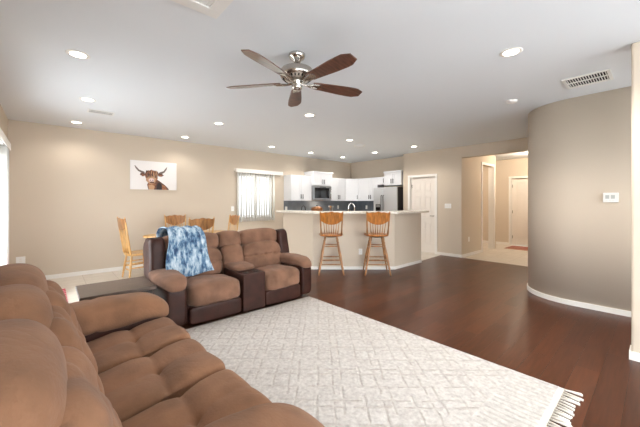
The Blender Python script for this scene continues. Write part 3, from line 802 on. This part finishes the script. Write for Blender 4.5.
# dining table
t = thing('dining_table', 'oval light oak dining table mostly hidden behind the loveseat', 'table', (2.05, 6.14, 0))
el = [(.80*math.cos(2*PI*i/48), .42*math.sin(2*PI*i/48)) for i in range(48)]
MB().prism(el, .73, .76).build('tabletop', M['oak_l'], t, bevel=.006)
MB().prism([(x*.82, y*.8) for x, y in el], .67, .73).build('apron', M['oak'], t)
MB().lathe([(.0, .08), (.10, .08), (.11, .12), (.06, .18), (.055, .3), (.09, .42), (.05, .5), (.06, .6), (.12, .67), (0, .67)], n=24).build('pedestal', M['oak_l'], t, smooth=True)
for k in range(4):
    a = PI/4+k*PI/2; MB().tube([(.05*math.cos(a), .05*math.sin(a), .16), (.22*math.cos(a), .2*math.sin(a), .12), (.34*math.cos(a), .27*math.sin(a), .03)], [.035, .03, .025], 10).build('leg', M['oak_l'], t, smooth=True)

# ================================================================ PICTURE
pc = thing('canvas_print', 'canvas picture of a shaggy horned brown cow on the long wall', 'picture', (1.23, VB, 1.63), 0)
MB().box(0, .89, -.035, -.002, 0, .60).build('canvas', M['canvas'], pc, bevel=.003)
def cp(x, y): return ((x-85)/400*.89, (335-y)/247*.60)
cow = MB(); lay = [0]
def shape(pts, mi):
    lay[0] += 1; d = -.0352-.00025*lay[0]
    P_ = [cp(*p) for p in pts]; P_ = [(min(.888, max(.002, a)), min(.598, max(.002, c))) for a, c in P_]
    n = len(P_); cx = sum(p[0] for p in P_)/n; cz = sum(p[1] for p in P_)/n
    a = sum(P_[i][0]*P_[(i+1) % n][1]-P_[(i+1) % n][0]*P_[i][1] for i in range(n))
    if a < 0: P_ = P_[::-1]
    cow.add([(x, d, z) for x, z in P_]+[(cx, d, cz)], [(i, (i+1) % n, n) for i in range(n)], mi)
def blob(cx, cy, rx, ry, mi, jag=.12, n=40):
    shape([(cx+rx*(1+random.uniform(-jag, jag))*math.cos(2*PI*i/n), cy+ry*(1+random.uniform(-jag, jag))*math.sin(2*PI*i/n)) for i in range(n)], mi)
shape([(232, 338), (222, 290), (240, 262), (300, 240), (335, 262), (375, 290), (405, 318), (412, 338)], 0)
shape([(300, 338), (310, 280), (335, 268), (350, 300), (348, 338)], 2)
shape([(350, 338), (352, 290), (380, 300), (398, 338)], 1)
blob(262, 300, 32, 34, 1, .2); shape([(238, 338), (234, 300), (262, 290), (285, 302), (282, 338)], 3)
shape([(118, 130), (124, 132), (140, 155), (165, 176), (200, 182), (205, 196), (175, 192), (148, 178), (128, 155)], 5)
shape([(398, 128), (392, 132), (378, 158), (355, 178), (322, 184), (320, 198), (352, 192), (375, 178), (390, 155)], 5)
blob(188, 206, 24, 16, 0, .3); blob(338, 204, 24, 15, 0, .3); blob(190, 212, 14, 7, 1, .3); blob(336, 210, 14, 7, 1, .3)
blob(260, 222, 52, 58, 1, .08); blob(258, 235, 40, 42, 3, .1)
for i in range(60):
    x = 212+i*1.65; y0 = 172+random.uniform(-8, 6)+((x-262)/60)**2*8; ln = random.uniform(30, 62); w = random.uniform(3, 6); sw = random.uniform(-8, 8)+(x-262)*.12
    shape([(x-w*.4, y0), (x+w*.4, y0), (x+w+sw*.5, y0+ln*.5), (x+sw, y0+ln), (x-w+sw*.5, y0+ln*.5)], random.choice((0, 0, 1, 0, 3, 2, 1)))
blob(257, 262, 34, 24, 3, .08); blob(257, 252, 24, 17, 4, .05); blob(262, 272, 20, 8, 0, .1)
blob(247, 254, 4, 5, 2, .1, 14); blob(270, 254, 4, 5, 2, .1, 14); blob(226, 226, 6, 5, 2, .1, 14); blob(290, 224, 6, 5, 2, .1, 14)
cow.build('printed_cow', [M['fur1'], M['fur2'], M['fur3'], M['fur4'], M['muzzle'], M['horn']], pc)

# ================================================================ KITCHEN
def shaker(mb, x0, x1, z0, z1):
    g = .003; r_ = .055; x0 += g; x1 -= g; z0 += g; z1 -= g
    r_ = min(r_, (x1-x0)*.3)
    mb.box(x0, x1, -.020, -.001, z0, z0+r_).box(x0, x1, -.020, -.001, z1-r_, z1).box(x0, x0+r_, -.020, -.001, z0+r_, z1-r_).box(x1-r_, x1, -.020, -.001, z0+r_, z1-r_)
    mb.box(x0+r_, x1-r_, -.010, -.001, z0+r_, z1-r_)
    return mb
def pull(x, z, ln=.13, vert=True):
    m_ = MB()
    if vert: m_.tube([(x, -.020, z-ln/2+.015), (x, -.045, z-ln/2+.015)], .004, 6).tube([(x, -.020, z+ln/2-.015), (x, -.045, z+ln/2-.015)], .004, 6).tube([(x, -.047, z-ln/2), (x, -.047, z+ln/2)], .009, 8)
    else: m_.tube([(x-ln/2+.015, -.020, z), (x-ln/2+.015, -.045, z)], .004, 6).tube([(x+ln/2-.015, -.020, z), (x+ln/2-.015, -.045, z)], .004, 6).tube([(x-ln/2, -.047, z), (x+ln/2, -.047, z)], .006, 8)
    return m_
def cabinet(name, label, loc, rz, w, d, h, doors, crown=0, low=False, group='white kitchen wall cabinets'):
    """local: x 0..w, front face at y=0 looking to -y, body back to y=d"""
    t = thing(name, label, 'cabinet', loc, rz, group)
    b_ = MB().box(0, w, 0, d, .09 if low else 0, h)
    if low: b_.box(.02, w-.02, .06, d, 0, .09)
    if crown: b_.box(-.015, w+.015, -.035, d, h-.045, h)
    b_.build('body', M['cab'], t)
    top = h-.05 if crown else h
    x = 0; z0 = .09 if low else 0
    for k, (dw, side) in enumerate(doors):
        o = shaker(MB(), x, x+dw, z0, top-(.16 if low else 0)).build('door', M['cab'], t, bevel=.002)
        hx = x+.035 if side == 'L' else x+dw-.035
        hz_ = (top-.16-.14 if low else z0+.12)
        pull(hx, hz_).build('handle', M['dark'], o, smooth=True)
        if low:
            o = shaker(MB(), x, x+dw, top-.155, top).build('drawer', M['cab'], t, bevel=.002)
            pull(x+dw/2, top-.08, vert=False).build('handle', M['dark'], o, smooth=True)
        x += dw
    return t
G1 = VB
cabinet('wall_cabinet', 'white two-door wall cabinet nearest the dining window', (5.04, 6.88, 1.41), 0, .76, .325, .73, ((.38, 'R'), (.38, 'L')))
cabinet('wall_cabinet', 'taller white cabinet directly above the microwave', (5.805, 6.80, 1.865), 0, .77, .405, .42, ((.385, 'R'), (.385, 'L')), crown=1)
cabinet('wall_cabinet', 'white two-door wall cabinet right of the microwave', (6.58, 6.88, 1.41), 0, .70, .325, .73, ((.35, 'R'), (.35, 'L')))
t = thing('wall_cabinet', 'white angled corner wall cabinet with a single door', 'cabinet', (7.285, 6.88, 1.41), 0, 'white kitchen wall cabinets')
dpt = U2-.325-7.285
MB().prism([(0, 0), (dpt, -dpt), (U2-7.285-.005, -dpt), (U2-7.285-.005, .325), (0, .325)], 0, .73).build('body', M['cab'], t)
dl = dpt*math.sqrt(2)
o = shaker(MB(), 0, dl, 0, .73).build('door', M['cab'], t, bevel=.002, rot=(0, 0, -PI/4)); pull(dl-.035, .12).build('handle', M['dark'], o, smooth=True)
y5 = 6.88-dpt
cabinet('wall_cabinet', 'white wall cabinet between the corner and the refrigerator', (U2-.325, y5-.005, 1.41), -PI/2, y5-.005-5.79, .32, .73, ((.50, 'R'), (y5-.005-5.79-.50, 'L')))
cabinet('wall_cabinet', 'short white cabinet over the left side of the refrigerator', (U2-.34, 5.785, 1.90), -PI/2, .28, .335, .24, ((.28, 'R'),))
cabinet('wall_cabinet', 'tall-topped white cabinet over the right side of the refrigerator', (U2-.38, 5.50, 1.865), -PI/2, .585, .375, .42, ((.2925, 'R'), (.2925, 'L')), crown=1)
# microwave
t = thing('microwave', 'stainless over-the-range microwave with black glass door', 'microwave', (5.81, 6.82, 1.425))
MB().box(0, .76, 0, .385, 0, .435).build('body', M['steel'], t, bevel=.004)
o = MB().box(.02, .74, -.03, -.001, .03, .42).build('door', M['steel'], t, bevel=.004)
MB().box(.045, .64, -.034, -.030, .06, .375).build('window', M['black'], o)
MB().tube([(.675, -.035, .06), (.675, -.07, .09), (.675, -.07, .36), (.675, -.035, .39)], .017, 8).build('handle', M['chrome'], t, smooth=True)
MB().box(.25, .5, -.032, -.030, .385, .405).build('display', M['black'], t)
l = area('hood_light', (6.19, 7.0, 1.42), (0, 0, 0), .2, .1, 2.2, (1, .82, .62))
# backsplash, base cabinets, worktop, range
struct('trim_backsplash', MB().box(5.04, U2-.012, VB-.010, VB-.001, .93, 1.41).box(U2-.010, U2-.001, 5.78, VB-.012, .93, 1.41), M['splash'])
cabinet('base_cabinet', 'white base cabinet under the counter left of the range', (5.04, 6.60, 0), 0, .76, .6, .885, ((.38, 'R'), (.38, 'L')), low=True, group='white kitchen base cabinets')
cabinet('base_cabinet', 'white base cabinet under the counter right of the range', (6.60, 6.60, 0), 0, .66, .6, .885, ((.33, 'R'), (.33, 'L')), low=True, group='white kitchen base cabinets')
cabinet('base_cabinet', 'white base cabinet beside the refrigerator', (7.29, 6.58, 0), -PI/2, .77, .6, .885, ((.385, 'R'), (.385, 'L')), low=True, group='white kitchen base cabinets')
t = MB().box(5.02, 5.805, 6.57, VB-.012, .89, .925).build('countertop', M['counter'], bevel=.004); tag(t, 'cream kitchen counter left of the range below the wall cabinets', 'countertop')
t = MB().prism([(6.595, 6.57), (7.26, 6.57), (7.26, 5.80), (U2-.012, 5.80), (U2-.012, VB-.012), (6.595, VB-.012)], .89, .925).build('countertop', M['counter'], bevel=.004); tag(t, 'cream L-shaped kitchen counter in the far corner', 'countertop')
t = thing('range', 'stainless cooking range below the microwave', 'stove', (5.82, 6.58, 0))
MB().box(0, .76, .02, .6, .02, .90).build('body', M['steel'], t, bevel=.004)
MB().box(0, .76, .02, .6, .901, .925).build('cooktop', M['black'], t, bevel=.003)
o = MB().box(.02, .74, -.02, .019, .2, .76).build('oven_door', M['black'], t, bevel=.004); MB().tube([(.08, -.06, .70), (.68, -.06, .70)], .011, 8).tube([(.1, -.02, .7), (.1, -.06, .7)], .008, 8).tube([(.66, -.02, .7), (.66, -.06, .7)], .008, 8).build('handle', M['chrome'], o, smooth=True)
for k in range(4): MB().lathe([(.018, 0), (.018, .02), (0, .022)], T=TR((.14+.16*k, .02, .83), rx=PI/2), n=14).build('knob', M['dark'], t)
# refrigerator
fr0 = 5.76
t = thing('refrigerator', 'stainless side-by-side refrigerator next to the pantry wall', 'refrigerator', (7.32, fr0, 0), -PI/2)
MB().box(0, .82, .06, .56, .02, 1.80).build('body', M['charcoal'], t, bevel=.004)
o = MB().box(.003, .345, -.005, .055, .05, 1.80).build('door', M['fridge'], t, bevel=.008, seg=3)
MB().box(.09, .26, -.009, -.005, .98, 1.30).build('dispenser', M['black'], o)
MB().box(.105, .245, -.012, -.009, 1.22, 1.28).build('dispenser_display', M['steel'], o)
o2 = MB().box(.352, .817, -.005, .055, .05, 1.80).build('door', M['fridge'], t, bevel=.008, seg=3)
for d_, x in ((o, .315), (o2, .385)): MB().tube([(x, -.005, .5), (x, -.05, .52), (x, -.05, 1.55), (x, -.005, 1.57)], .011, 8).build('handle', M['charcoal'], d_, smooth=True)
# breakfast bar top, lower counter, sink cabinet, faucet
outp = offset_path(bar, -.25)
outp[0] = (3.89, 5.86); outp[1] = (3.89, 4.56); outp[2] = (5.14, 3.43); outp[3] = (6.38, 3.45)
inp = [(4.30, 5.86), (4.30, 4.86), (5.36, 3.90), (6.38, 3.92)]
t = MB().prism(outp+inp[::-1], 1.130, 1.178).build('bar_countertop', M['counter'], bevel=.008, seg=3); tag(t, 'long angled cream raised counter on the breakfast bar', 'countertop')
# corbel brackets are hidden; lower worktop behind the bar
b1 = offset_path(bar, .14); b2 = offset_path(bar, .72)
t = MB().prism(b1+b2[::-1], .89, .925).build('countertop', M['counter'], bevel=.004); tag(t, 'lower kitchen counter with sink behind the raised bar', 'countertop')
b1 = offset_path(bar, .15); b2 = offset_path(bar, .69)
t = thing('base_cabinet', 'angled white base cabinet run behind the breakfast bar', 'cabinet', (0, 0, 0), 0, 'white kitchen base cabinets')
MB().prism(b1+b2[::-1], .09, .885).build('body', M['cab'], t)
b2 = offset_path(bar, .62); MB().prism(b1+b2[::-1], .0, .09).build('toe_kick', M['cab'], t)
for k in range(4):
    p0, p1 = Vector(offset_path(bar, .69)[1]), Vector(offset_path(bar, .69)[2]); dd = (p1-p0); w = dd.length/4
    if w < .1: break
    a = math.atan2(dd.y, dd.x)+PI; q = p0+dd*((k+1)/4)
    o = shaker(MB(), 0, w, .09, .88).build('door', M['cab'], t, bevel=.002, loc=(q.x, q.y, 0), rot=(0, 0, a)); pull(.035 if k % 2 else w-.035, .72).build('handle', M['dark'], o, smooth=True)
fa = at(348.5, 6.62)
t = thing('faucet', 'chrome gooseneck faucet rising behind the breakfast bar', 'faucet', (fa[0], fa[1], .925), math.atan2(RX[1], RX[0]))
MB().lathe([(.028, 0), (.028, .012), (.016, .03), (.014, .12), (0, .12)], n=16).build('base', M['chrome'], t, smooth=True)
pts = [(-.0, 0, .1), (-.0, 0, .30)]+[(.065-.065*math.cos(a), 0, .335+.08*math.sin(a)) for a in [PI*i/10 for i in range(0, 11)]]+[(.13, 0, .25)]
MB().tube(pts, [.013]*12+[.013, .016], 10).build('spout', M['chrome'], t, smooth=True)
MB().tube([(-.01, 0, .09), (-.05, 0, .12), (-.075, 0, .16)], [.008, .007, .006], 8).build('lever', M['chrome'], t, smooth=True)
# countertop items
def put(name, label, cat, px, Y, z, builder):
    p = at(px, Y, z); t = thing(name, label, cat, p); builder(t); return t
def pot(t):
    MB().lathe([(0, 0), (.125, 0), (.135, .02), (.135, .17), (.142, .175), (.128, .178), (.0, .17)], n=28).build('body', M['copper'], t, smooth=True)
    o = MB().lathe([(0, .178), (.138, .178), (.12, .20), (.06, .225), (0, .23)], n=28).build('lid', M['copper'], t, smooth=True); MB().lathe([(.01, .228), (.018, .25), (0, .255)], n=12).build('knob', M['dark'], o, smooth=True)
    for s_ in (-1, 1): MB().tube([(s_*.13, -.03, .13), (s_*.175, -.02, .135), (s_*.175, .02, .135), (s_*.13, .03, .13)], .007, 8).build('handle', M['dark'], t, smooth=True)
put('stock_pot', 'coppery lidded pot on the range below the microwave', 'pot', 317, 8.92, .9255, pot).scale = (1.3, 1.3, 1.4)
def kettle(t):
    MB().lathe([(0, 0), (.085, 0), (.095, .03), (.09, .10), (.06, .155), (.03, .17), (.0, .175)], n=24).build('body', M['dark'], t, smooth=True)
    MB().tube([(.07, 0, .08), (.12, 0, .12), (.14, 0, .16)], [.02, .014, .010], 10).build('spout', M['dark'], t, smooth=True)
    MB().tube([(-.06, 0, .15), (-.05, 0, .23), (0, 0, .265), (.05, 0, .23), (.06, 0, .15)], .009, 8).build('handle', M['charcoal'], t, smooth=True)
put('kettle', 'dark kettle on the counter left of the copper pot', 'kettle', 303.5, 8.66, .9255, kettle).scale = (1.2, 1.2, 1.3)
def crock(t):
    MB().lathe([(0, 0), (.055, 0), (.062, .02), (.060, .15), (.066, .16), (.054, .16), (.05, .03), (0, .03)], n=22).build('jar', M['steel'], t, smooth=True)
    for k in range(5):
        a = k*1.3; MB().tube([(.02*math.cos(a), .02*math.sin(a), .04), (.05*math.cos(a), .05*math.sin(a), .24), (.056*math.cos(a), .056*math.sin(a), .30)], [.005, .005, .018], 8).build('utensil', M['wood_m'] if k % 2 else M['steel'], t, smooth=True)
put('utensil_crock', 'steel crock of cooking utensils right of the range', 'utensil holder', 331, 9.15, .9255, crock).scale = (1.2, 1.2, 1.1)
def coffee(t):
    MB().box(-.10, .10, -.02, .14, 0, .34).build('body', M['charcoal'], t, bevel=.012)
    MB().box(-.10, .10, -.14, -.02, .25, .34).build('brew_head', M['charcoal'], t, bevel=.012)
    MB().box(-.10, .10, -.14, -.02, 0, .03).build('drip_tray', M['dark'], t, bevel=.005)
    MB().lathe([(0, .031), (.055, .031), (.065, .08), (.045, .17), (0, .175)], (0, -.085, 0), 20).build('carafe', M['black'], t, smooth=True)

# ================================================================ WALL PLATES
def plate(name, label, cat, loc, rz, w, h, kind_):
    t = thing(name, label, cat, loc, rz)
    MB().box(-w/2, w/2, -.006, -.0005, -h/2, h/2).build('cover', M['white_pl'], t, bevel=.002)
    if kind_ == 'outlet':
        for z in (-.02, .02): MB().box(-.016, .016, -.008, -.006, z-.014, z+.014).build('socket', M['trim'], t, bevel=.003)
    else:
        for k in range(kind_):
            x = (k-(kind_-1)/2)*.046; MB().box(x-.015, x+.015, -.010, -.006, -.032, .032).build('rocker', M['trim'], t, bevel=.002)
    return t
plate('wall_outlet', 'white outlet low on the picture wall beside the patio door', 'outlet', (-.36, VB, .38), 0, .115, .12, 'outlet')
p = at(360.5, 6.16); plate('wall_outlet', 'white outlet on the bar front between the two stools', 'outlet', (p[0]-.0, p[1], .36), math.atan2(3.58-4.69, 5.24-4.0), .075, .12, 'outlet')
#p = at(318, 6.16); plate('wall_outlet', 'small white outlet high on the bar front behind the left stool', 'outlet', (p[0], p[1], .76), math.atan2(3.58-4.69, 5.24-4.0), .07, .11, 'outlet')
plate('light_switch', 'white triple light switch between the pantry door and the hallway', 'light switch', (UD, 3.58, 1.27), -PI/2, .17, .12, 3)
plate('wall_outlet', 'white outlet low on the hallway side wall', 'outlet', (8.0, 3.24, .42), 0, .075, .12, 'outlet')
plate('wall_outlet', 'white outlet on the slate backsplash near the dining window', 'outlet', (5.12, VB-.010, 1.18), 0, .075, .12, 'outlet')
plate('wall_outlet', 'white outlet on the backsplash above the faucet', 'outlet', (7.25, VB-.010, 1.2), 0, .075, .12, 'outlet')
plate('wall_outlet', 'white outlet on the backsplash left of the refrigerator', 'outlet', (U2-.010, 6.5, 1.2), -PI/2, .075, .12, 'outlet')
plate('light_switch', 'white light switch beside the dining window blind', 'light switch', (3.47, VB, 1.20), 0, .075, .12, 1)
t = thing('thermostat', 'white rectangular control panel on the curved wall', 'thermostat', (5.15, .395, 1.42), -PI/2)
MB().box(-.07, .07, -.022, -.001, -.06, .06).build('case', M['white_pl'], t, bevel=.006, seg=3)
lc = mat('grey_lcd', (186, 190, 188), .3)
for x in (-.03, .02): MB().box(x-.018, x+.018, -.024, -.022, -.015, .03).build('screen', lc, t)
for k in range(3): MB().box(-.045+k*.03, -.03+k*.03, -.026, -.022, -.042, -.032).build('button', M['vent_w'], t)

# hallway ceiling lamps (their own warm light)
def hall_lamp(x, y, label, e):
    t = thing('recessed_light', label, 'ceiling light', (x, y, CH))
    MB().lathe([(.062, -.001), (.092, -.001), (.092, -.003), (.086, -.006), (.064, -.006)], n=28, caps=False).build('trim_ring', M['trim'], t, smooth=True)
    MB().lathe([(.063, -.006), (.063, -.001)], n=28).build('lens', M['lamp'], t)
    l = bpy.data.lights.new('hall_lamp', 'POINT'); l.energy = e; l.color = (1, .86, .69); l.shadow_soft_size = .06
    o = bpy.data.objects.new('hall_lamp', l); COL.objects.link(o); o.parent = t; o.location = (0, 0, -.12)
hall_lamp(9.9, 2.2, 'recessed light in the hallway ceiling beyond the opening', 48)
hall_lamp(9.2, 4.0, 'recessed light in the side room off the hallway', 20)
